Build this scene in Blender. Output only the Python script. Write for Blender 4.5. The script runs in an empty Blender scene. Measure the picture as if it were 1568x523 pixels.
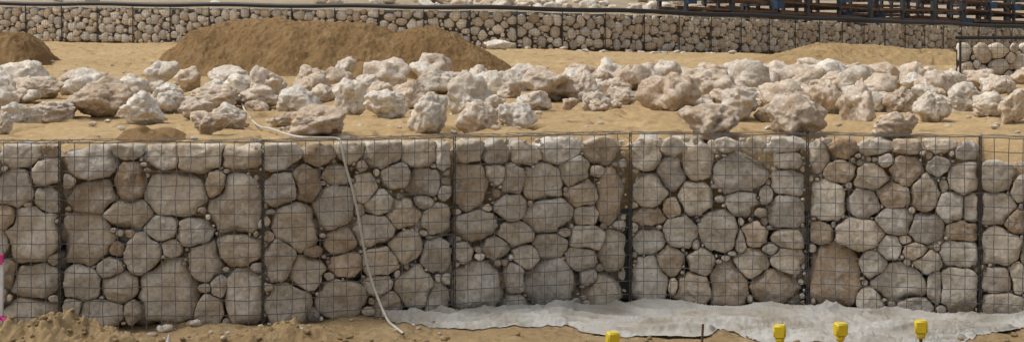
import bpy, bmesh, math, numpy as np
from mathutils import Vector
rng=np.random.default_rng(7)
F=2520.0; CZ=1.59; HY=48.0; CX=784.0
scene=bpy.context.scene
# ---------------------------------------------------------------- noise
_pr=np.random.default_rng(3)
PERM=_pr.permutation(256); PERM=np.concatenate([PERM,PERM,PERM])
GR=_pr.normal(size=(256,3)); GR/=np.linalg.norm(GR,axis=1)[:,None]
def pn(p):
    i=np.floor(p).astype(np.int64); f=p-i; u=f*f*f*(f*(f*6-15)+10); i&=255
    out=[]
    for dx in (0,1):
        for dy in (0,1):
            for dz in (0,1):
                h=PERM[PERM[PERM[i[:,0]+dx]+((i[:,1]+dy)&255)]+((i[:,2]+dz)&255)]
                g=GR[h]
                out.append(g[:,0]*(f[:,0]-dx)+g[:,1]*(f[:,1]-dy)+g[:,2]*(f[:,2]-dz))
    ux,uy,uz=u[:,0],u[:,1],u[:,2]
    l=lambda a,b,t:a+(b-a)*t
    return l(l(l(out[0],out[1],uz),l(out[2],out[3],uz),uy),l(l(out[4],out[5],uz),l(out[6],out[7],uz),uy),ux)*1.6
def fbm(p,o=4,g=0.5,lac=2.03):
    s=0;a=1;q=np.array(p,dtype=float)
    for k in range(o):
        s=s+a*pn(q+17.3*k); q=q*lac; a*=g
    return s
def f2(x,y,sc,o=3,off=0.0,g=0.5):
    x=np.asarray(x,float);y=np.asarray(y,float)
    p=np.stack([x.ravel()*sc+off,y.ravel()*sc-off,np.full(x.size,0.37+off)],1)
    return fbm(p,o,g).reshape(x.shape)
def sst(t):
    t=np.clip(t,0,1); return t*t*(3-2*t)
# ---------------------------------------------------------------- mesh helpers
def make_obj(name,V,Fa,mat,col=None,smooth=True,parent=None,loc=None):
    V=np.asarray(V,dtype=np.float32); Fa=np.asarray(Fa,dtype=np.int32); n=Fa.shape[1]
    me=bpy.data.meshes.new(name)
    me.vertices.add(len(V)); me.vertices.foreach_set('co',V.ravel())
    me.loops.add(Fa.size); me.loops.foreach_set('vertex_index',Fa.ravel())
    me.polygons.add(len(Fa)); me.polygons.foreach_set('loop_start',np.arange(0,Fa.size,n,dtype=np.int32))
    try: me.polygons.foreach_set('loop_total',np.full(len(Fa),n,dtype=np.int32))
    except Exception: pass
    me.polygons.foreach_set('use_smooth',np.full(len(Fa),smooth))
    me.update(calc_edges=True)
    if col is not None:
        at=me.color_attributes.new('Col','FLOAT_COLOR','POINT')
        c=np.ones((len(V),4),dtype=np.float32); c[:,:3]=col; at.data.foreach_set('color',c.ravel())
    me.materials.append(mat)
    ob=bpy.data.objects.new(name,me); scene.collection.objects.link(ob)
    if loc is not None: ob.location=loc
    if parent: ob.parent=parent
    return ob
def empty(name):
    e=bpy.data.objects.new(name,None); scene.collection.objects.link(e); return e
class Acc:
    def __init__(s): s.V=[];s.F=[];s.C=[];s.n=0
    def add(s,V,Fa,c=None):
        s.V.append(V); s.F.append(np.asarray(Fa)+s.n); s.n+=len(V)
        if c is not None: s.C.append(np.broadcast_to(c,(len(V),3)))
    def obj(s,name,mat,**k):
        return make_obj(name,np.concatenate(s.V),np.concatenate(s.F),mat,np.concatenate(s.C) if s.C else None,**k)
_ico={}
def ico(sub):
    if sub not in _ico:
        bm=bmesh.new(); bmesh.ops.create_icosphere(bm,subdivisions=sub,radius=1)
        V=np.array([v.co[:] for v in bm.verts]); V/=np.linalg.norm(V,axis=1)[:,None]
        Fa=np.array([[v.index for v in f.verts] for f in bm.faces]); bm.free(); _ico[sub]=(V,Fa)
    return _ico[sub]
def tube(acc,pts,r,n=4,col=None,closed=True):
    P=np.asarray(pts,float); m=len(P)
    T=np.gradient(P,axis=0); T/=np.linalg.norm(T,axis=1)[:,None]+1e-12
    up=np.array([0,0,1.0]) if abs(T[:,2]).mean()<0.8 else np.array([0,1.0,0])
    A=np.cross(T,up); A/=np.linalg.norm(A,axis=1)[:,None]+1e-9; B=np.cross(T,A)
    th=np.arange(n)*2*math.pi/n+math.pi/4
    r=np.broadcast_to(r,(m,))
    V=P[:,None,:]+r[:,None,None]*(np.cos(th)[None,:,None]*A[:,None,:]+np.sin(th)[None,:,None]*B[:,None,:])
    i=np.arange(m-1)[:,None]*n; j=np.arange(n)[None,:]; k=(j+1)%n
    Q=np.stack([i+j,i+k,i+n+k,i+n+j],-1).reshape(-1,4)
    V=V.reshape(-1,3)
    if n==4: Q=np.concatenate([Q,[[0,3,2,1],[(m-1)*n,(m-1)*n+1,(m-1)*n+2,(m-1)*n+3]]])
    acc.add(V,Q,col)
def box(acc,c,s,rz=0,ry=0,col=None):
    x,y,z=np.array(s)/2
    V=np.array([[-x,-y,-z],[x,-y,-z],[x,y,-z],[-x,y,-z],[-x,-y,z],[x,-y,z],[x,y,z],[-x,y,z]])
    cy,sy=math.cos(ry),math.sin(ry); cz,sz=math.cos(rz),math.sin(rz)
    V=V@np.array([[cy,0,-sy],[0,1,0],[sy,0,cy]]); V=V@np.array([[cz,sz,0],[-sz,cz,0],[0,0,1]])
    acc.add(V+np.array(c),[[0,3,2,1],[4,5,6,7],[0,1,5,4],[1,2,6,5],[2,3,7,6],[3,0,4,7]],col)
def grid_faces(r,c):
    i=np.arange(r-1)[:,None]*c; j=np.arange(c-1)[None,:]
    return np.stack([i+j,i+j+1,i+c+j+1,i+c+j],-1).reshape(-1,4)
# ---------------------------------------------------------------- materials
def newmat(name):
    m=bpy.data.materials.new(name); m.use_nodes=True; nt=m.node_tree
    b=nt.nodes['Principled BSDF']; return m,nt,b
def ramp(nt,src,stops):
    r=nt.nodes.new('ShaderNodeValToRGB'); el=r.color_ramp.elements
    while len(el)<len(stops): el.new(0.5)
    for e,(p,c) in zip(el,stops):
        e.position=p; e.color=(c[0],c[1],c[2],1) if hasattr(c,'__len__') else (c,c,c,1)
    nt.links.new(src,r.inputs[0]); return r.outputs[0]
def mix(nt,a,b,f,bt='MIX'):
    m=nt.nodes.new('ShaderNodeMix'); m.data_type='RGBA'; m.blend_type=bt
    for s,v in ((m.inputs[0],f),(m.inputs[6],a),(m.inputs[7],b)):
        if isinstance(v,bpy.types.NodeSocket): nt.links.new(v,s)
        elif hasattr(v,'__len__'): s.default_value=(v[0],v[1],v[2],1)
        else: s.default_value=v if s==m.inputs[0] else (v,v,v,1)
    return m.outputs[2]
def noise(nt,pos,scale,detail=6,rough=0.6):
    n=nt.nodes.new('ShaderNodeTexNoise'); n.inputs['Scale'].default_value=scale; n.inputs['Detail'].default_value=detail; n.inputs['Roughness'].default_value=rough
    nt.links.new(pos,n.inputs['Vector']); return n.outputs[0]
def bump(nt,b,hs):
    prev=None
    for h,st,d in hs:
        bn=nt.nodes.new('ShaderNodeBump'); bn.inputs['Strength'].default_value=st; bn.inputs['Distance'].default_value=d
        nt.links.new(h,bn.inputs['Height'])
        if prev: nt.links.new(prev,bn.inputs['Normal'])
        prev=bn.outputs[0]
    nt.links.new(prev,b.inputs['Normal'])
def mat_stone(name,tint=(1,1,1),bs=1.0,stain=(0.82,0.69,0.54),chalk=(.72,.685,.61)):
    m,nt,b=newmat(name); pos=nt.nodes.new('ShaderNodeNewGeometry').outputs['Position']
    at=nt.nodes.new('ShaderNodeVertexColor'); at.layer_name='Col'
    n1=noise(nt,pos,7,6,.6); n2=noise(nt,pos,38,8,.65); n3=noise(nt,pos,130,5,.6); n4=noise(nt,pos,14,8,.7)
    c=mix(nt,at.outputs[0],tint,1.0,'MULTIPLY')
    c=mix(nt,c,stain,ramp(nt,n1,[(.45,0),(.72,.75)]),'MULTIPLY')
    c=mix(nt,c,chalk,ramp(nt,n4,[(.50,0),(.64,.6)]))
    c=mix(nt,c,ramp(nt,n2,[(.3,.62),(.5,1.0),(.68,1.2)]),0.9,'MULTIPLY')
    v=nt.nodes.new('ShaderNodeTexVoronoi'); v.inputs['Scale'].default_value=55; nt.links.new(pos,v.inputs['Vector'])
    vm=mix(nt,ramp(nt,v.outputs[0],[(.05,.45),(.25,1)]),1.0,ramp(nt,n1,[(.4,0),(.55,1)]))
    c=mix(nt,c,vm,.8,'MULTIPLY')
    nt.links.new(c,b.inputs['Base Color']); b.inputs['Roughness'].default_value=.95
    b.inputs['Specular IOR Level'].default_value=.15
    bump(nt,b,[(n1,.5*bs,.03),(n4,.6*bs,.02),(n2,.8*bs,.012),(vm,.5*bs,.006),(n3,.6*bs,.004)])
    return m
def mat_sand(name,c1,c2,c3,rough=1.0):
    m,nt,b=newmat(name); pos=nt.nodes.new('ShaderNodeNewGeometry').outputs['Position']
    n0=noise(nt,pos,.5,5,.6); n1=noise(nt,pos,3.5,7,.65); n2=noise(nt,pos,22,7,.7); n3=noise(nt,pos,160,4,.7)
    c=mix(nt,c1,c2,ramp(nt,n0,[(.38,0),(.62,1)]))
    c=mix(nt,c,c3,ramp(nt,n1,[(.5,0),(.7,.8)]))
    c=mix(nt,c,ramp(nt,n2,[(.3,.78),(.65,1.12)]),.9,'MULTIPLY')
    c=mix(nt,c,ramp(nt,n3,[(.3,.7),(.6,1.1)]),.7,'MULTIPLY')
    nt.links.new(c,b.inputs['Base Color']); b.inputs['Roughness'].default_value=1; b.inputs['Specular IOR Level'].default_value=.1
    bump(nt,b,[(n1,.4*rough,.06),(n2,.7*rough,.02),(n3,.6*rough,.004)])
    return m
def mat_plain(name,c,rough=.6,metal=0,var=.25,scale=25,c2=None):
    m,nt,b=newmat(name); pos=nt.nodes.new('ShaderNodeNewGeometry').outputs['Position']
    n=noise(nt,pos,scale,6,.65)
    if c2 is None: c2=[x*(1-var) for x in c]
    o=mix(nt,c,c2,ramp(nt,n,[(.35,0),(.65,1)])); nt.links.new(o,b.inputs['Base Color'])
    b.inputs['Roughness'].default_value=rough; b.inputs['Metallic'].default_value=metal
    bump(nt,b,[(n,.2,.003)])
    return m
M_gab=mat_stone('limestone_gabion')
M_gab2=mat_stone('limestone_far')
M_bld=mat_stone('limestone_boulder',bs=1.2,stain=(.90,.77,.62),chalk=(.76,.73,.67))
M_sand=mat_sand('sand',(.485,.345,.18),(.43,.30,.15),(.53,.39,.22))
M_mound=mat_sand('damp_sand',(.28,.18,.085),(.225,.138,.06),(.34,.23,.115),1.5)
M_bank=mat_sand('bank_sand_shade',(.38,.265,.13),(.31,.21,.10),(.44,.315,.17),1.2)  # sand colour darkened to paint in the shade on the bank
M_soil=mat_sand('trodden_soil',(.39,.28,.15),(.31,.215,.11),(.44,.335,.20),1.4)
M_rear=mat_sand('pale_sand',(.40,.32,.22),(.33,.255,.165),(.46,.39,.29))
M_dark=mat_plain('gap_shade_dark',(.10,.075,.05),.95)  # near-black sheet colour standing in for shade in the stone gaps
M_wire=mat_plain('galvanised_wire',(.20,.195,.19),.5,.4,.35,60)
M_seam=mat_plain('lacing_wire',(.08,.078,.076),.55,.4,.3,60)
M_pipe=mat_plain('black_plastic_pipe',(.02,.02,.022),.5)
M_wood=mat_plain('rusty_timber',(.23,.12,.06),.8,0,.5,6,(.10,.065,.045))
M_blue=mat_plain('blue_paint',(.03,.07,.14),.6)
M_steel=mat_plain('grey_steel',(.07,.075,.08),.5,.3)
M_yel=mat_plain('yellow_plastic',(.72,.54,.02),.45,0,.12,40)
M_rebar=mat_plain('rusty_rebar',(.16,.09,.055),.8,.2,.5,80)
M_rope=mat_plain('white_rope',(.60,.57,.50),.8,0,.3,90)
M_white=mat_plain('white_paint',(.75,.74,.72),.6)
M_pink=mat_plain('pink_tape',(.75,.06,.28),.5)
# ---------------------------------------------------------------- paths
near=[(-9.4,9.9),(-8.45,9.6),(-7.46,9.3),(-6.46,9.05),(-5.46,8.85),(-4.46,8.74),(-3.44,8.70),(-2.403,8.75),(-1.330,8.80),(-.3198,9.16),(.6823,9.5),(1.686,9.40),(2.603,9.16),(3.55,8.86),(4.48,8.50),(5.40,8.10),(6.28,7.62),(7.1,7.05),(7.9,6.45)]
near=np.array(near)
xs=np.linspace(-9.4,7.9,2000); ys=np.interp(xs,near[:,0],near[:,1])
NA=xs/ys; ND=ys
def near_y(x): return np.interp(x,near[:,0],near[:,1])
def near_d(a): return np.interp(a,NA,ND)
farp=np.array([(-46,52,1.6),(-30,50.5,1.45),(-15.1,48.5,1.32),(-8,45.2,1.23),(.78,43.2,1.115),(6.5,47.0,.97),(15.6,56.5,.74),(28,70,.5),(46,92,.3)])
fx=np.linspace(-46,46,4000)
def smooth_interp(x,X,Y):
    y=np.interp(x,X,Y); k=np.ones(301)/301; return np.convolve(np.pad(y,150,mode='edge'),k,mode='valid')
fy=smooth_interp(fx,farp[:,0],farp[:,1]); fz=smooth_interp(fx,farp[:,0],farp[:,2])
FA=fx/fy
def far_d(a): return np.interp(a,FA,fy)
def far_z(a): return np.interp(a,FA,fz)
def G(x,y):
    x=np.asarray(x,float);y=np.asarray(y,float); a=x/y
    d0=near_d(a); d1=far_d(a); S=sst((y-14)/(d1-14))
    z=.985+S*(far_z(a)-.985)
    z=z+.06*f2(x,y,.35,3,1.1)*sst((y-d0-.5)/2)+.026*f2(x,y,1.7,3,5.2)+.012*f2(x,y,7,3,9.1)
    n=f2(x,y,3.1,2,23.); z=z-.045*sst((n-.1)/.4)
    z=z-.075*(1-sst((y-d0-.10)/.25))
    z=z-.07*(1-sst((y-d0-.1)/.6))*sst((a-.283)/.004)
    z=z+.10*sst((a-.14)/.05)*np.exp(-((y-31)/5.)**2)
    return z
def ground_hit(px,py):
    a=(px-CX)/F; d=10.
    for _ in range(12): d=float(np.clip((CZ-float(G(a*d,d)))*F/max(py-HY,6),near_d(a)+.2,41))
    return a*d,d
# ---------------------------------------------------------------- middle sand terrain
cols=np.concatenate([np.linspace(-.78,-.345,90,endpoint=False),np.linspace(-.345,.345,820,endpoint=False),np.linspace(.345,.78,90)])
R=520; s=np.linspace(0,1,R)[:,None]
d0=near_d(cols)[None,:]+.11; d1=far_d(cols)[None,:]+.25
D=d0*np.power(d1/d0,s); X=cols[None,:]*D
Z=G(X,D)
D=np.vstack([D[:1]+.02,D]);X=np.vstack([X[:1],X]);Z=np.vstack([Z[:1]-.35,Z])
make_obj('sand_ground',np.stack([X,D,Z],-1).reshape(-1,3),grid_faces(R+1,len(cols)),M_sand)
# ---------------------------------------------------------------- rear terrain
def GR_(x,y):
    a=x/y; dd=far_d(a); t=y-dd
    z=far_z(a)+.97+ .055*np.clip(t,0,25)+.02*np.clip(t-25,0,600)
    z=z-.04*np.clip(t,0,25)*sst((a-.08)/.1)
    z=z+ .12*f2(x,y,.25,4,3.)*sst(t/3)+.03*f2(x,y,1.5,3,7.)
    return z
cols2=np.linspace(-.82,.82,420); s=np.linspace(0,1,200)[:,None]
d0=far_d(cols2)[None,:]+.2; D=d0+(np.power(700/d0,s**1.3)-1)*d0; X=cols2[None,:]*D
make_obj('rear_ground',np.stack([X,D,GR_(X,D)],-1).reshape(-1,3),grid_faces(200,420),M_rear)
# ---------------------------------------------------------------- front ground
def GF(x,y):
    z=.035*f2(x,y,.9,3,2.)+.014*f2(x,y,5,3,4.)+.008*f2(x,y,22,2,6.)
    def g(cx,cy,sx,sy,h): return h*np.exp(-((x-cx)/sx)**2-((y-cy)/sy)**2)
    cl=1+.40*f2(x,y,7,3,12.)+.25*f2(x,y,26,2,1.)
    z=z+(g(-2.33,8.26,.30,.20,.16)+g(-2.0,8.2,.25,.2,.07)+g(-2.75,8.2,.3,.25,.08)+g(-1.12,8.42,.22,.13,.095)+g(-1.5,8.3,.3,.15,.04))*cl
    z=z+(g(.2,8.25,.6,.12,.02)+g(2.75,8.3,.3,.2,.03))*cl
    return z
xg=np.concatenate([-np.geomspace(60,3.4,50,endpoint=False),np.linspace(-3.4,3.4,680),np.geomspace(3.41,60,50)])
yg=np.concatenate([np.linspace(-60,0,16,endpoint=False),np.linspace(0,7.6,60,endpoint=False),np.linspace(7.6,9.9,230)])
Xg,Yg=np.meshgrid(xg,yg)
make_obj('ground',np.stack([Xg,Yg,GF(Xg,Yg)],-1).reshape(-1,3),grid_faces(len(yg),len(xg)),M_soil)
# ---------------------------------------------------------------- stones
PAL=np.array([(.66,.60,.505),(.585,.53,.45),(.66,.58,.465),(.58,.48,.365),(.49,.395,.295),(.71,.665,.585),(.62,.54,.435),(.56,.52,.46),(.60,.485,.37),(.44,.335,.235)])
PW=np.array([4,4,3,1.8,1.2,3.4,2.6,3.4,1.0,.6]); PW=PW/PW.sum()
def pick(): return PAL[rng.choice(len(PAL),p=PW)]*rng.uniform(.84,1.12)
def poly(dirs,K,lo,hi,p=14,cap=1.22,extra=None):
    n=rng.normal(size=(K,3)); n/=np.linalg.norm(n,axis=1)[:,None]; off=rng.uniform(lo,hi,K)
    if extra is not None:
        n=np.concatenate([n,np.array([e[:3] for e in extra])]); off=np.concatenate([off,[e[3] for e in extra]])
    t=np.clip((dirs@n.T)/off[None,:],0,None)
    return 1/np.power((t**p).sum(1)+(1/cap)**p,1/p)
def outlines(S,L,H,gap,exp,nt=72):
    th=np.arange(nt)*2*math.pi/nt; ex=np.cos(th)[None,:]; ez=np.sin(th)[None,:]
    out=[]
    for i in range(len(S)):
        u,v,a,b=S[i]; Ai=(ex/a)**2+(ez/b)**2
        K=int(rng.integers(4,8)); ph=(np.arange(K)+rng.uniform(-.33,.33,K))*2*math.pi/K+rng.uniform(0,6.3); of=rng.uniform(.80,1.02,K)
        tn=np.arctan2(ez[0]/b,ex[0]/a)
        tt=np.clip(np.cos(tn[None,:]-ph[:,None])/of[:,None],0,None)
        pl=1/np.power((tt**34).sum(0)+(1/1.36)**34,1/34)
        rr=exp*pl/np.sqrt(Ai[0])
        o=np.delete(S,i,0); o=o[(abs(o[:,0]-u)<(a+o[:,2])*1.6)&(abs(o[:,1]-v)<(b+o[:,3])*1.6)]
        if len(o):
            du=(u-o[:,0])[:,None]; dv=(v-o[:,1])[:,None]; aj=o[:,2][:,None]; bj=o[:,3][:,None]
            A=Ai-((ex/aj)**2+(ez/bj)**2); B=du*ex/aj**2+dv*ez/bj**2; C=(du/aj)**2+(dv/bj)**2
            A=np.where(abs(A)<1e-6,1e-6,A); disc=B*B+A*C; sq=np.sqrt(np.clip(disc,0,None))
            r1=(B+sq)/A; r2=(B-sq)/A
            r1=np.where((disc>0)&(r1>0),r1,9); r2=np.where((disc>0)&(r2>0),r2,9)
            rr=np.minimum(rr,np.minimum(r1,r2).min(0))
        e=ex[0];z=ez[0]
        with np.errstate(divide='ignore',invalid='ignore'):
            rr=np.minimum(rr,np.where(e>1e-6,(L-.010-u)/e,9)); rr=np.minimum(rr,np.where(e<-1e-6,(.010-u)/e,9))
            rr=np.minimum(rr,np.where(z>1e-6,(H-v)/z,9)); rr=np.minimum(rr,np.where(z<-1e-6,(0-v)/z,9))
        rr=np.clip(rr-gap,.006,None)
        rr=(np.roll(rr,1)+5*rr+np.roll(rr,-1))/7
        rr=rr*(1+rng.normal(0,.012,nt))
        out.append(rr)
    return out
def fill(S,L,H,radii,tries):
    S=list(map(tuple,S))
    for r in radii:
        for _ in range(tries):
            u=rng.uniform(r*.8,L-r*.8); v=rng.uniform(r*.8,H-r*.8)
            if S:
                A=np.array(S); du=u-A[:,0]; dv=v-A[:,1]; dist=np.hypot(du,dv)+1e-9
                nn=np.sqrt((du/A[:,2])**2+(dv/A[:,3])**2)+1e-9
                if ((nn-1)/nn*dist).min()<r*.86: continue
            k=rng.uniform(.80,1.3); S.append((u,v,r*k,r/k))
    return np.array(S)
def wall_stone(acc,P0,e,nrm,S,rr,sub,colf=None,zb=(0,0),L=1.):
    u,v,a,b=S; dirs,Fa=ico(sub)
    c=(a+b)/2*rng.uniform(.85,1.05); c=max(c,.02)
    size=(a+b)/2
    R_=poly(dirs,int(rng.integers(8,13)),.76,1.0,p=36,extra=[(rng.uniform(-.25,.25),-.96,rng.uniform(-.25,.25),rng.uniform(.50,.68)),(rng.uniform(-.6,.6),-.75,rng.uniform(-.6,.6),rng.uniform(.64,.78))])
    p=dirs*R_[:,None]
    px=p[:,0]*a; pz=p[:,2]*b; py=p[:,1]*c
    th=np.arctan2(pz,px)%(2*math.pi); idx=th/(2*math.pi)*len(rr)
    k0=np.floor(idx).astype(int)%len(rr); fr=idx-np.floor(idx)
    bb=rr[k0]*(1-fr)+rr[(k0+1)%len(rr)]*fr
    el=1/np.sqrt((np.cos(th)/a)**2+(np.sin(th)/b)**2)
    rho=np.hypot(px,pz); sc=np.clip(bb/(el*.87),0,1.5)
    rn=rho*sc; rn=np.minimum(rn,bb); f=np.where(rho>1e-9,rn/(rho+1e-12),1)
    px*=f;pz*=f
    off=rng.uniform(-50,50,3)
    q=np.stack([px,py,pz],1)
    disp=.14*size*fbm(q/size*1.2+off,5,.57)*np.clip(1.15-.6*rho/(bb+1e-6),.4,1)
    nv=q/ (np.linalg.norm(q,axis=1)[:,None]+1e-9)
    disp+=-.06*size*np.abs(pn(q/size*3.3+off))
    q=q+nv*disp[:,None]
    q[:,1]-=q[:,1].min(); q[:,1]+=.006+abs(rng.normal(0,.011))+ (rng.uniform(0,.025) if size<.04 else 0)
    uu=u+q[:,0]; W=P0[None,:]+uu[:,None]*e[None,:]+q[:,1][:,None]*nrm[None,:]
    W[:,2]=v+q[:,2]+zb[0]+(zb[1]-zb[0])*uu/L
    cc=colf if colf is not None else pick()
    t=np.clip(.5+.9*fbm(q/size*.9+off+9,3),0,1)[:,None]
    cc=cc*(.80+.34*t)+np.array([.03,.005,-.02])*(1-t)
    acc.add(W,Fa,cc)
def wires(acc,P0,e,nrm,L,H,zb=(0,0),cell=.076,r=.0025,seg=8,bow=.012,lid=.0,n=4):
    def pt(u,v,dpt):
        p=P0[None,:]+u[:,None]*e[None,:]+dpt[:,None]*nrm[None,:]; p[:,2]=v+zb[0]+(zb[1]-zb[0])*u/L; return p
    ph=rng.uniform(0,9)
    dep=lambda u,v: -bow*np.sin(np.pi*np.clip(u/L,0,1))*np.sin(np.pi*np.clip(v/H,0,1))*(1+.4*np.sin(7*u+ph)*np.sin(6*v+ph))
    nv=int(round(L/cell)); nh=int(round(H/cell))
    for i in range(nh+1):
        u=np.linspace(0,L,seg+1); v=np.full(seg+1,H*i/nh)+rng.normal(0,.0025,seg+1)
        tube(acc,pt(u,v,dep(u,v)),r*(1.4 if i==nh else 1.1))
    for i in range(1,nv):
        v=np.linspace(0,H,seg+1); u=np.full(seg+1,L*i/nv)+rng.normal(0,.0025,seg+1)
        tube(acc,pt(u,v,dep(u,v)-r*1.8),r)
    if lid>0:
        for i in range(nv+1):
            t=np.linspace(0,lid,3); tube(acc,pt(np.full(3,L*i/nv),np.full(3,H)+rng.normal(0,.003,3),t),r*.8)
        for k in range(1,int(lid/cell)+1):
            u=np.linspace(0,L,seg+1); tube(acc,pt(u,np.full(seg+1,H)+rng.normal(0,.003,seg+1),np.full(seg+1,k*cell)),r*.8)
def seam(acc,P,nrm,H,zb=0,rad=.009,r=.0022,pitch=.05):
    t=np.linspace(0,H,int(H/pitch*7)); a=t/pitch*2*math.pi
    pts=np.stack([P[0]+rad*np.cos(a),P[1]+rad*np.sin(a)-.012,zb+t],1); tube(acc,pts,r)
    for dx in(-.005,.005): tube(acc,[[P[0]+dx,P[1]-.010,zb],[P[0]+dx,P[1]-.010,zb+H/2],[P[0]+dx,P[1]-.010,zb+H+.01]],.0032)
PX={}
PX[-1]=[(30,236,75,45),(75,228,38,32),(18,290,62,62),(68,262,48,52),(45,362,92,100),(6,332,34,50),(70,308,46,42),(50,430,84,60),(8,420,30,50),(42,482,92,46)]
PX[0]=[(138,250,88,50),(193,232,54,30),(140,303,86,56),(196,279,56,70),(248,240,62,44),(303,240,72,52),(368,243,72,50),(266,298,104,78),(330,283,36,50),(130,365,86,92),(194,328,74,48),(247,350,58,44),(360,316,86,104),(296,357,60,44),(216,392,60,70),(312,402,56,68),(362,384,76,56),(166,412,44,36),(120,434,66,60),(182,441,62,46),(252,452,108,122),(318,482,44,56),(371,458,64,104),(146,484,84,46),(334,440,30,36),(262,381,32,30),(202,478,30,40),(108,478,36,46)]
PX[1]=[(434,237,60,52),(490,234,52,44),(540,230,48,40),(590,237,58,48),(646,235,56,44),(682,238,28,50),(432,292,56,52),(471,281,42,58),(515,318,58,66),(518,268,40,36),(563,288,38,50),(610,270,50,44),(653,281,50,48),(456,346,74,80),(582,312,44,40),(624,327,54,46),(526,372,58,54),(573,353,58,50),(672,336,48,54),(431,398,52,74),(471,421,62,60),(533,405,54,46),(585,402,56,46),(627,379,52,52),(672,392,46,56),(446,467,82,72),(527,462,88,66),(583,438,44,34),(640,444,60,62),(600,470,48,46),(674,460,44,56),(652,310,30,26)]
PX[2]=[(721,232,46,40),(763,236,46,40),(808,236,50,36),(862,232,66,38),(928,232,62,48),(723,288,56,72),(762,266,32,32),(790,276,36,48),(838,280,70,62),(884,262,44,50),(939,303,44,92),(786,318,52,44),(731,346,70,50),(845,331,78,50),(897,297,48,42),(901,330,40,32),(795,360,62,42),(905,365,62,42),(764,380,44,36),(845,378,60,42),(943,386,42,68),(713,388,32,36),(811,392,44,40),(741,446,82,86),(848,438,90,88),(791,428,32,50),(894,396,52,40),(930,446,66,62),(795,468,30,36),(906,426,30,26)]
PX[3]=[(990,240,46,50),(1030,225,38,32),(1070,250,46,60),(1112,222,40,26),(1155,225,40,30),(1205,222,56,30),(1026,268,42,52),(1132,267,88,62),(1207,247,50,34),(995,292,56,52),(1065,305,56,50),(1208,280,50,44),(1028,318,34,36),(992,333,54,32),(1042,357,56,52),(1101,355,66,76),(1136,312,48,40),(1174,300,24,34),(1204,325,58,54),(1156,362,48,48),(994,370,50,42),(1207,366,50,30),(1025,400,44,50),(1073,402,46,44),(994,434,56,84),(1116,440,62,78),(1151,402,54,52),(1206,400,52,44),(1060,445,66,56),(1186,442,82,62),(1032,440,20,30),(1136,372,20,40)]
PX[4]=[(1253,240,32,54),(1290,228,48,34),(1340,225,50,30),(1390,226,50,26),(1440,222,56,26),(1480,232,36,32),(1285,264,50,36),(1332,272,52,40),(1388,262,54,52),(1436,255,38,30),(1474,272,46,52),(1266,308,58,72),(1320,312,56,50),(1368,300,50,42),(1416,296,44,62),(1457,318,46,56),(1486,322,26,50),(1372,340,60,46),(1315,358,78,46),(1257,358,38,36),(1419,352,58,50),(1474,355,50,40),(1276,424,84,110),(1336,406,46,46),(1362,380,34,42),(1402,386,44,30),(1471,388,60,48),(1377,434,88,62),(1421,402,40,36),(1469,444,68,74),(1330,460,40,36),(1402,470,50,30),(1432,440,26,60)]
PX[5]=[(1530,272,56,50),(1526,320,58,50),(1556,340,36,40),(1532,378,62,66),(1526,430,58,48),(1560,426,34,52),(1536,468,72,38),(1562,290,30,46)]
n_near=len(near)-1
wall=empty('gabion_wall')
accS=Acc();accD=Acc();accW=Acc();accL=Acc();accB=Acc()
for k in range(n_near):
    P0=np.array([near[k,0],near[k,1],0.]);P1=np.array([near[k+1,0],near[k+1,1],0.]); e=P1-P0; L=np.linalg.norm(e); e/=L
    nrm=np.array([-e[1],e[0],0.])
    S=[]
    pk=k-7
    for (px,py,w,h) in PX.get(pk,[]):
        a=(px-CX)/F; dx,dy=P1[0]-P0[0],P1[1]-P0[1]
        t=(a*P0[1]-P0[0])/(dx-a*dy); yy=P0[1]+dy*t; z=CZ+(HY-py)*yy/F
        q=rng.uniform(.86,1.0)
        S.append((t*L,max(z,.03),w*.5*yy/F*(L/abs(dx))*q,h*.5*yy/F*q))
    H=.985 if pk!=5 else .87
    vis=-1<=pk<=5
    if pk==-1: S=fill(S,L,H,[.15,.12,.1,.08,.06,.045,.033,.024,.017],160)
    elif S: S=fill(S,L,H,[.10,.07,.05,.04,.032,.025,.020,.016,.012,.009],340)
    else: S=fill([],L,H,[.17,.15,.13,.11,.09,.075,.06,.045,.033,.025],160)
    O=outlines(S,L,H,.0025,1.20)
    for s_,o in zip(S,O):
        big=s_[2]+s_[3]>.09
        sp=(4 if big else 3) if vis else 3
        c=pick()
        if pk==2 and abs(s_[0]-.76)<.04 and .4<s_[1]<.5: c=np.array([.46,.33,.14])
        if not big: c=c*rng.choice([.8,1.0,1.2])
        wall_stone(accS,P0,e,nrm,s_,o,sp,colf=c)
    for lay,(dep,nn) in enumerate([(.175,9),(.32,6),(.50,5)]):
        for i in range(nn):
            for j in range(nn):
                r=.56*L/nn; d_,F_=ico(2)
                q=d_*poly(d_,8,.8,1.)[:,None]*r*rng.uniform(.9,1.15)
                c=P0+e*((i+.5+rng.uniform(-.2,.2))*L/nn)+nrm*(dep+rng.uniform(-.03,.04)); c[2]=min((j+.5+rng.uniform(-.25,.25))*H/nn,H-r*.98-.03)
                accD.add(q+c,F_,pick()*.8)  # inner stones darkened in colour so the gaps read as shade
    wires(accW,P0,e,nrm,L,1.0,lid=.24 if vis else .0,seg=10)
    seam(accL,P0,nrm,1.0)
    for zz in np.linspace(.076,.99,13): tube(accL,[P0+[0,0,zz],P0+nrm*.3+[0,0,zz]],.0022)
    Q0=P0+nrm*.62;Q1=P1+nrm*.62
    accB.add(np.array([Q0,Q1,Q1+[0,0,.85],Q0+[0,0,.85]]),[[0,1,2,3]])  # dark sheet added inside the basket to keep gaps looking shaded
seam(accL,np.array([near[-1,0],near[-1,1],0]),None,1.0)
accS.obj('stones',M_gab,parent=wall); accD.obj('inner_stones',M_gab,parent=wall)
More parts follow.
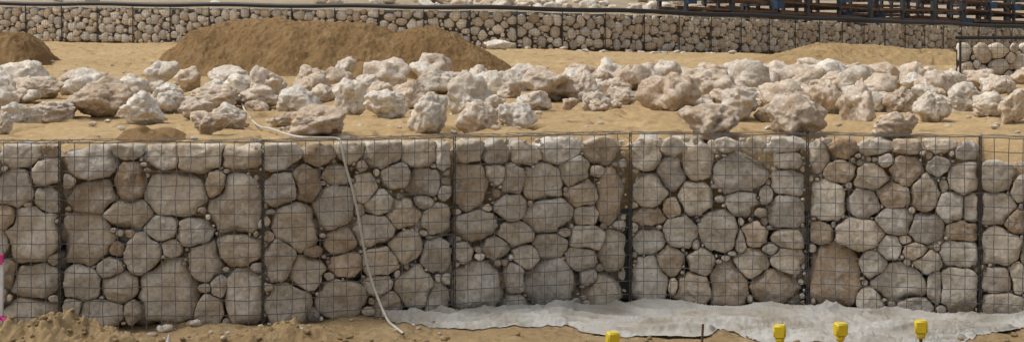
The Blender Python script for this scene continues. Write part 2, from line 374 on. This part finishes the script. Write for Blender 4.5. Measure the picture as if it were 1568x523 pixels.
accW.obj('wire_mesh',M_wire,parent=wall,smooth=False); accL.obj('lacing',M_seam,parent=wall,smooth=False)
accB.obj('gap_shade_backing',M_dark,parent=wall,smooth=False)
# ---------------------------------------------------------------- far gabion wall
def far_wall(name,pts,H,hi=True,sub=2,cell=.076,wr=.0026,radii=(.13,.11,.09,.075,.06,.045,.033),tr=60,mat=None,bright=1.0):
    w=empty(name); a1=Acc();a2=Acc();a3=Acc();a4=Acc()
    for k in range(len(pts)-1):
        P0=np.array([pts[k][0],pts[k][1],0.]);P1=np.array([pts[k+1][0],pts[k+1][1],0.]);e=P1-P0;L=np.linalg.norm(e);e/=L
        nrm=np.array([-e[1],e[0],0.]); zb=(pts[k][2],pts[k+1][2])
        S=fill([],L,H*.985,list(radii),tr); O=outlines(S,L,H*.985,.003,1.28,36)
        for s_,o in zip(S,O): wall_stone(a1,P0,e,nrm,s_,o,sub,zb=zb,L=L,colf=pick()*bright*rng.uniform(.85,1.1))
        wires(a2,P0,e,nrm,L,H,zb=zb,seg=2,cell=cell,r=wr,lid=0)
        for dx in(-.006,.006): tube(a3,[[P0[0]+dx,P0[1]-.01,zb[0]],[P0[0]+dx,P0[1]-.01,zb[0]+H]],.010)
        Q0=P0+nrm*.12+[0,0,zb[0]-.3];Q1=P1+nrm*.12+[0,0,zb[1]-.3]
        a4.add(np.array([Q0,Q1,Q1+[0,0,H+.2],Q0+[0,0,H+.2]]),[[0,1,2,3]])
    a1.obj('stones',mat or M_gab2,parent=w);a2.obj('wire_mesh',M_wire,parent=w,smooth=False);a3.obj('lacing',M_seam,parent=w,smooth=False);a4.obj('gap_shade_backing',M_dark,parent=w,smooth=False)
    return w
arc=np.concatenate([[0],np.cumsum(np.hypot(np.diff(fx),np.diff(fy)))])
sel=np.arange(arc[np.searchsorted(fx,-24)],arc[np.searchsorted(fx,26)],1.25)
fp=[(np.interp(t,arc,fx),np.interp(t,arc,fy),np.interp(t,arc,fz)) for t in sel]
far_wall('gabion_wall',fp,1.02,bright=1.15)
zt=CZ+(HY-63)*19.7/F
bp=[((1470-CX)*19.7/F+i*1.0,19.7+.12*i,zt-1.0) for i in range(5)]
far_wall('gabion_wall',bp,1.0,sub=3,wr=.0024,radii=(.10,.085,.07,.058,.045,.035,.025),tr=160,bright=1.12)
a=Acc(); P=np.array(bp); 
tube(a,np.stack([P[:,0]-.05,P[:,1]-.01,P[:,2]+1.04],1),.022,6); a.obj('black_pipe',M_pipe)
# ---------------------------------------------------------------- pipe on far wall
a=Acc()
idx=np.linspace(np.searchsorted(fx,-24),np.searchsorted(fx,26),140).astype(int)
zz=fz[idx]+1.02+.07+.015*np.sin(np.arange(140)*.6)
tube(a,np.stack([fx[idx],fy[idx]+.05,zz],1),.06,8)
a.obj('black_pipe',M_pipe)
# ---------------------------------------------------------------- boulders
BP=np.array([(.71,.655,.56),(.66,.60,.505),(.63,.53,.415),(.75,.705,.625),(.68,.585,.48),(.59,.48,.365)])
def boulder_mesh(w,h,sub):
    dirs,Fa=ico(sub)
    R_=poly(dirs,int(rng.integers(8,13)),.72,1.0,p=12,cap=1.3)
    off=rng.uniform(-60,60,3)
    R_=R_*(1+.26*fbm(dirs*1.25+off,2,.5)+.11*fbm(dirs*3.4+off,4,.55)-.06*np.abs(pn(dirs*6+off)))
    for _ in range(int(rng.integers(6,14))):
        c=rng.normal(size=3); c/=np.linalg.norm(c); r=rng.uniform(.14,.42)
        dd=np.arccos(np.clip(dirs@c,-1,1))/r
        R_-=rng.uniform(.06,.25)*np.where(dd<1,(1-np.minimum(dd,1)**2)**1.3,0)
    q=dirs*R_[:,None]*np.array([w/2,(w+h)/4*rng.uniform(.9,1.2),h/2])
    q[:,0]*=w/np.ptp(q[:,0]); q[:,2]*=h/np.ptp(q[:,2]); q[:,0]-=(q[:,0].max()+q[:,0].min())/2
    q[:,2]-=q[:,2].min()
    c=BP[rng.integers(len(BP))]*rng.uniform(.88,1.08)
    ct=np.clip(.5+.8*fbm(q/w*2.2+off,3),0,1)[:,None]
    col=c*(.80+.32*ct)*np.array([1,1,1])+np.array([.03,.0,-.02])*(1-ct)
    return q,Fa,col
BL=[(35,138,66,44),(10,150,32,36),(60,160,62,32),(25,190,56,40),(6,206,24,32),(78,185,66,30),(115,149,52,36),(150,181,92,52),(213,191,66,50),(165,146,46,36),(202,146,42,32),(245,139,52,36),(255,171,46,36),(285,140,42,38),(325,162,72,34),(300,193,50,34),(318,207,56,34),(350,198,50,42),(350,141,62,38),(405,152,46,50),(393,165,64,34),(432,194,40,20),(455,173,62,42),(485,210,82,46),(475,148,50,38),(530,119,30,32),(518,138,42,34),(537,190,52,58),(590,141,70,56),(590,181,62,42),(565,156,40,32),(630,166,56,42),(664,123,52,40),(655,205,56,60),(678,146,42,34),(722,166,72,70),(730,208,60,52),(792,190,58,44),(768,150,42,38),(840,165,76,46),(802,132,50,34),(890,157,46,54),(915,165,44,32),(938,142,56,44),(962,146,40,38),(958,162,36,22),(990,140,52,40),(1025,183,92,54),(1000,152,40,34),(1090,210,88,62),(1085,152,80,46),(1130,179,60,48),(1146,139,66,50),(1112,166,46,34),(1180,186,42,34),(1225,216,86,62),(1205,171,72,46),(1215,140,46,34),(1265,182,50,52),(1276,140,70,44),(1315,191,56,68),(1310,126,40,30),(1350,146,60,42),(1375,207,66,40),(1380,176,50,42),(1395,138,56,40),(1430,189,54,46),(1440,147,52,40),(1475,173,62,44),(1500,147,52,30),(1520,179,46,36),(1555,189,44,52),(765,76,44,18),(1240,122,40,30),(1180,130,40,30)]
for (px,py,w,h) in BL:
    x,d=ground_hit(px,py); sc=d/F
    q,Fa,col=boulder_mesh(w*sc*1.12,h*sc*1.18,5 if py>150 else 4)
    z=float(G(x,d+w*sc*.2))-h*sc*.12
    make_obj('boulder',q,Fa,M_bld,col,loc=(x,d+w*sc*.22,z))
acc=Acc()
for i in range(270):
    px=rng.uniform(-160,1730); py=rng.uniform(118,172) 
    if px<520 and py<128: continue
    x,d=ground_hit(px,py); w=rng.uniform(.15,.40)*(1 if py<150 else .65); h=w*rng.uniform(.6,.9)
    q,Fa,col=boulder_mesh(w,h,4); acc.add(q+np.array([x,d+.1,float(G(x,d))-.12*h]),Fa,col)
for i in range(60):
    px=rng.choice([-1,1])*rng.uniform(830,1500)+784; py=rng.uniform(120,200)
    x,d=ground_hit(px,py); w=rng.uniform(.18,.36); q,Fa,col=boulder_mesh(w,w*.7,3); acc.add(q+np.array([x,d+.1,float(G(x,d))-.04]),Fa,col)
for i in range(420):
    px=rng.uniform(-100,1670); py=rng.choice([rng.uniform(100,212),rng.uniform(80,120)],p=[.8,.2]); x,d=ground_hit(px,py); w=rng.uniform(.015,.06)
    q,Fa,col=boulder_mesh(w,w*.6,2); acc.add(q+np.array([x,d,float(G(x,d))-.004]),Fa,col)
acc.obj('limestone_rubble',M_bld)
acc=Acc()
for i in range(130):
    px=rng.choice([rng.uniform(640,880),rng.uniform(880,1080),rng.uniform(0,640)],p=[.55,.3,.15]); a_=(px-CX)/F; d=float(far_d(a_))+rng.uniform(1.5,12); x=a_*d
    w=rng.uniform(.2,.6); q,Fa,col=boulder_mesh(w,w*.6,3); acc.add(q+np.array([x,d,float(GR_(np.array(x),np.array(d)))-.04]),Fa,col*1.1)
for i in range(50):
    px=rng.uniform(600,1480); a_=(px-CX)/F; d=float(far_d(a_))-rng.uniform(.3,4); x=a_*d
    w=rng.uniform(.08,.30); q,Fa,col=boulder_mesh(w,w*.5,3); acc.add(q+np.array([x,d,float(G(x,d))-.02]),Fa,col*.9)
acc.obj('rock_rubble',M_bld)
# ---------------------------------------------------------------- mounds
def mound(name,ppx,ph,yr,wf,wb,x0,x1,ny=170,nx=420,seed=0.,mat=None,rough=1.,tops=False):
    xx=np.linspace(x0,x1,nx)[None,:]; tt=np.linspace(-1.15,1.15,ny)[:,None]
    y=yr+np.where(tt<0,tt*wf,tt*wb)+0*xx; x=xx+0*tt
    pxx=x/yr*F+CX
    h=np.interp(pxx,ppx,ph)
    if tops:
        g0=G(xx,yr+0*xx); h=np.clip(CZ+(HY-h)*yr/F-g0+.05,0,None)
        ed=sst(np.minimum(pxx-ppx[0],ppx[-1]-pxx)/14.); h=h*ed
    wob=.13*f2(x,y*.5,1.3,3,seed)
    t=np.abs(tt+wob*.8); sh=np.clip(1-t,0,1)
    prof=sst(sh*1.35)*.6+np.clip(sh*1.25,0,1)*.4
    H=h*prof*(1+(0 if tops else .08)*f2(x,y,2.2,4,seed+4))-.05
    H=H+rough*(.04*f2(x,y,2.8,4,seed+9,.6)*sst(H/.25)+ .022*f2(x,y,9,3,seed+2,.6)*sst(H/.1))
    if tops: z=H+ np.where(tt>-9,G(x,y),0)*(1-prof*.999)+g0*prof*.999
    else: z=G(x,y)+H
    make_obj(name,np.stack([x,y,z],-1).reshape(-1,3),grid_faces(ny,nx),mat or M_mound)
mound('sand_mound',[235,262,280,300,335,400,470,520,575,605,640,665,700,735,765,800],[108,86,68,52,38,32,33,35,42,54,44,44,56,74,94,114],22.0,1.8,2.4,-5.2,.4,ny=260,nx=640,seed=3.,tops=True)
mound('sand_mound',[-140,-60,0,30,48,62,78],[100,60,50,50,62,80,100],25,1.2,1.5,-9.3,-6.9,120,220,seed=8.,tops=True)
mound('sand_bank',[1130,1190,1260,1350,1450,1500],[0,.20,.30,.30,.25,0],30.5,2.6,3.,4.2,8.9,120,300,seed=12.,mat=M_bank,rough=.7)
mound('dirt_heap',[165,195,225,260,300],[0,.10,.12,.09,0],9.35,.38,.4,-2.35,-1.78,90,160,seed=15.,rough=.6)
# ---------------------------------------------------------------- geotextile
pe=[585,600,640,720,800,870,905,945,1010,1080,1105,1125,1155,1250,1400,1470,1495,1530,1568,1640]
pd=[490,498,500,505,503,500,508,515,512,513,502,506,524,530,534,528,514,506,500,498]
nx,ny=1000,110
pxs=np.linspace(585,1640,nx); dw=near_d((pxs-CX)/F)
ff=CZ*F/(np.interp(pxs,pe,pd)-HY)
v=np.linspace(0,1,ny)[:,None]
ff=np.minimum(ff+.02*f2(pxs,pxs*0,.03,3,4.),dw-.05)
Y=(dw-.012)[None,:]*(1-v)+ff[None,:]*v; X=((pxs-CX)/F)[None,:]*Y
W=dw[None,:]-Y
wv=.25*f2(X,Y,1.2,2,3.)
rid=1-np.abs(fbm(np.stack([(X*.9).ravel(),((Y+.18*X+wv)*5).ravel(),np.zeros(X.size)],1),2,.4)).reshape(X.shape)*2.6
fold=.034*np.clip(rid,0,1)**2.2+.004*f2(X,Y,14,2,8.)
sl=.03*np.exp(-W/.05)*(1+.8*f2(X,Y*0,1.3,3,6.))
env=sst((1-v)/.12)*1.0
Zc=np.maximum(GF(X,Y),-.01)+.004+fold*(.15+.85*env)+sl
m,nt,b=newmat('white_geotextile'); pos=nt.nodes.new('ShaderNodeNewGeometry').outputs['Position']
n1=noise(nt,pos,3,6,.6); n2=noise(nt,pos,60,5,.6)
c=mix(nt,(.42,.405,.37),(.28,.245,.19),ramp(nt,n1,[(.42,0),(.64,.9)])); c=mix(nt,c,ramp(nt,n2,[(.3,.85),(.6,1.05)]),.7,'MULTIPLY')
nt.links.new(c,b.inputs['Base Color']); b.inputs['Roughness'].default_value=.75; bump(nt,b,[(n1,.3,.02),(n2,.3,.004)])
make_obj('geotextile_sheet',np.stack([X,Y,Zc],-1).reshape(-1,3),grid_faces(ny,nx),m)
acc=Acc()
for i in range(150):
    x=rng.uniform(-3.2,3.4); y=float(near_y(x))-abs(rng.normal(.15,.25))-.02
    w=rng.choice([rng.uniform(.01,.03),rng.uniform(.03,.07)],p=[.8,.2]); q,Fa,col=boulder_mesh(w,w*.6,2)
    if x>-.6 and w>.03: continue
    acc.add(q+np.array([x,y,float(GF(np.array([x]),np.array([y]))[0])-.003]),Fa,col*.9)
acc.obj('gravel',M_bld)
acc=Acc()
for i in range(260):
    x=rng.choice([rng.normal(-2.3,.35),rng.normal(-1.15,.25),rng.uniform(-3,3)],p=[.5,.25,.25]); y=rng.uniform(8.0,8.55)
    if x>-.4: y=rng.uniform(8.2,8.6)
    w=rng.uniform(.008,.04); q,Fa,col=boulder_mesh(w,w*.7,2)
    acc.add(q+np.array([x,y,float(GF(np.array([x]),np.array([y]))[0])-.004]),Fa,np.array([.38,.27,.145])*rng.uniform(.7,1.1))
acc.obj('earth_clods',mat_stone('earth_clod',chalk=(.42,.31,.18)))
# ---------------------------------------------------------------- rope
rp=[]
for px,py in [(366,152),(372,168),(383,186),(398,201),(412,209)]:
    x,d=ground_hit(px,py); rp.append((x,d,float(G(x,d))+.02))
for px,dz in [(450,1.02),(490,1.012),(518,1.012)]:
    a_=(px-CX)/F; d=float(near_d(a_))+.03; rp.append((a_*d,d,dz))
for px,py,o in [(523,219,.015),(528,250,.022),(540,290,.024),(549,330,.024),(557,380,.024),(566,420,.03),(580,460,.08),(595,500,.2),(606,523,.35),(618,548,.55)]:
    a_=(px-CX)/F; d=float(near_d(a_))-o; rp.append((a_*d,d,max(CZ+(HY-py)*d/F,.03)))
cu=bpy.data.curves.new('rope','CURVE'); cu.dimensions='3D'; sp=cu.splines.new('NURBS'); sp.points.add(len(rp)-1); sp.order_u=3; sp.use_endpoint_u=True
for p,q in zip(sp.points,rp): p.co=(q[0],q[1],q[2],1)
cu.bevel_depth=.0068; cu.bevel_resolution=2; cu.materials.append(M_rope)
o=bpy.data.objects.new('rope',cu); scene.collection.objects.link(o)
# ---------------------------------------------------------------- rebar stakes with yellow caps
def cap_stake(px,ytop,tilt=0.):
    d=6.6; x=(px-CX)/F*d; zt=CZ+(HY-ytop)*d/F
    e=empty('rebar_stake'); e.location=(x,d,0)
    bm=bmesh.new()
    bmesh.ops.create_cube(bm,size=1)
    for vv in bm.verts:
        s_=1.0 if vv.co.z>0 else .90
        vv.co=Vector((vv.co.x*.051*s_,vv.co.y*.051*s_,vv.co.z*.054))
    bmesh.ops.bevel(bm,geom=bm.edges[:]+bm.verts[:],offset=.006,segments=3,affect='EDGES')
    r=bmesh.ops.create_cone(bm,cap_ends=True,segments=20,radius1=.015,radius2=.020,depth=.02)
    for vv in r['verts']: vv.co.z-=.036
    me=bpy.data.meshes.new('cap'); bm.to_mesh(me); bm.free()
    me.materials.append(M_yel)
    for p in me.polygons: p.use_smooth=len(p.vertices)==4 and p.area<.0003
    c=bpy.data.objects.new('cap',me); scene.collection.objects.link(c); c.parent=e; c.location=(0,0,zt-.025); c.rotation_euler=(tilt*.5,tilt,rng.uniform(-.4,.4))
    a=Acc(); t=np.linspace(-.05,zt-.03,60); tube(a,np.stack([t*0,t*0,t],1),.006+.0009*(np.arange(60)%2),8); r_=a.obj('bar',M_rebar,parent=e)
for px,yt,tl in [(938,508,.06),(1194,497,-.02),(1287,494,.03),(1410,490,-.03)]: cap_stake(px,yt,tl)
a=Acc(); d=8.45; x=(1075-CX)/F*d; t=np.linspace(-.03,.09,20); tube(a,np.stack([x+t*.05,d+t*0,t],1),.006+.0008*(np.arange(20)%2),8); a.obj('rebar_stake',M_rebar)
e=empty('survey_stake'); d=8.35; x=(0-CX)/F*d; 
a=Acc(); box(a,(x,d,.20),(.030,.022,.44),ry=.02); a.obj('post',M_white,parent=e,smooth=False)
a=Acc(); box(a,(x-.001,d,.435),(.034,.026,.05),ry=.02); box(a,(x-.001,d,.14),(.033,.025,.02),ry=.02)
for q,(dx,dz) in enumerate([(.035,.115),(.028,.07)]):
    V=[];n=9
    for i in range(n):
        f=i/(n-1); V+= [[x+.012+dx*math.sin(f*1.7),d-.016-.01*math.sin(f*5),.145-dz*f],[x+.030+dx*f+.008*math.sin(f*6),d-.018+.008*math.sin(f*4+1),.15-dz*f*.8]]
    a.add(np.array(V),[[2*i,2*i+1,2*i+3,2*i+2] for i in range(n-1)])
a.obj('ribbon',M_pink,parent=e,smooth=False)
a=Acc(); d=8.2; x=(258-CX)/F*d; tube(a,[[x-.02,d,.0],[x,d,.05],[x+.004,d,.085]],[.016,.010,.004],8); a.obj('plastic_marker',M_white)
# ---------------------------------------------------------------- timber racks behind far wall
def rz(x,y): return float(GR_(np.array([x]),np.array([y]))[0])
def rack(px0,px1,off,levels,name='timber_rack'):
    e=empty(name); dA=float(far_d((px0-CX)/F))+off; dB=float(far_d((px1-CX)/F))+off
    A=np.array([(px0-CX)/F*dA,dA]);B=np.array([(px1-CX)/F*dB,dB]); zA=rz(*A);zB=rz(*B); L=np.linalg.norm(B-A); t=(B-A)/L; nn=np.array([-t[1],t[0]]); ang=math.atan2(t[1],t[0]); sl=math.atan2(zB-zA,L)
    aw=Acc();as_=Acc();ab=Acc()
    def at(u,v): 
        p=A+t*u+nn*v; return p[0],p[1],zA+(zB-zA)*u/L
    npst=max(2,int(L/1.7)+1)
    for i in range(npst):
        u=L*i/(npst-1)
        for v in (-.55,.55):
            x,y,z=at(u,v); box(as_,(x,y,z+levels*.16),(.10,.10,levels*.32+.35),rz=ang)
        for l in range(levels):
            x,y,z=at(u,0); box(as_,(x,y,z+.10+l*.32),(.08,1.3,.07),rz=ang)
        if rng.random()<.7:
            x,y,z=at(u+.1,-.65); box(ab,(x,y,z+.1+.32*rng.integers(levels)),(.34,.14,.24),rz=ang)
    for l in range(levels):
        for r_ in range(6):
            ll=rng.uniform(.75,1.12)*L; x,y,z=at(L/2+rng.uniform(-.5,.5),-.52+r_*.2)
            box(aw,(x,y,z+.18+l*.32+rng.uniform(-.01,.03)),(ll,.1,rng.uniform(.04,.09)),ry=-sl+rng.uniform(-.015,.015),rz=ang)
    aw.obj('timbers',M_wood,parent=e,smooth=False); as_.obj('frame',M_steel,parent=e,smooth=False)
    if ab.V: ab.obj('blocks',M_blue,parent=e,smooth=False)
rack(1030,1165,1.6,2); rack(1160,1310,1.8,3); rack(1310,1450,2.0,2); rack(1455,1600,2.2,3)
rack(1080,1200,5,3); rack(1220,1370,5.5,4); rack(1385,1560,6,4)
# ---------------------------------------------------------------- light
w=bpy.data.worlds.new('World'); scene.world=w; w.use_nodes=True; nt=w.node_tree
sk=nt.nodes.new('ShaderNodeTexSky'); sk.sky_type='NISHITA'; sk.sun_disc=False
EL=60; AZ=-90
sk.sun_elevation=math.radians(EL); sk.sun_rotation=math.radians(AZ%360); sk.dust_density=5.; sk.air_density=1.0
hs=nt.nodes.new('ShaderNodeHueSaturation'); hs.inputs['Saturation'].default_value=.35; nt.links.new(sk.outputs[0],hs.inputs['Color'])
bg=nt.nodes['Background']; bg.inputs[1].default_value=.15; nt.links.new(hs.outputs[0],bg.inputs[0])
sd=Vector((math.sin(math.radians(AZ))*math.cos(math.radians(EL)),math.cos(math.radians(AZ))*math.cos(math.radians(EL)),math.sin(math.radians(EL))))
l=bpy.data.lights.new('sun','SUN'); l.energy=1.2; l.angle=math.radians(26); l.color=(1,.95,.87)
lo=bpy.data.objects.new('sun',l); scene.collection.objects.link(lo); lo.rotation_euler=(-sd).to_track_quat('-Z','Y').to_euler()
scene.view_settings.view_transform='Standard'; scene.view_settings.look='None'; scene.view_settings.exposure=0
cam=bpy.data.cameras.new('camera'); co=bpy.data.objects.new('camera',cam); scene.collection.objects.link(co)
co.location=(0,0,CZ); co.rotation_euler=(math.radians(90),0,0); cam.sensor_width=36; cam.lens=36*F/1568; cam.shift_y=-(261.4-HY)/1568
cam.clip_end=2000; cam.clip_start=.05; scene.camera=co
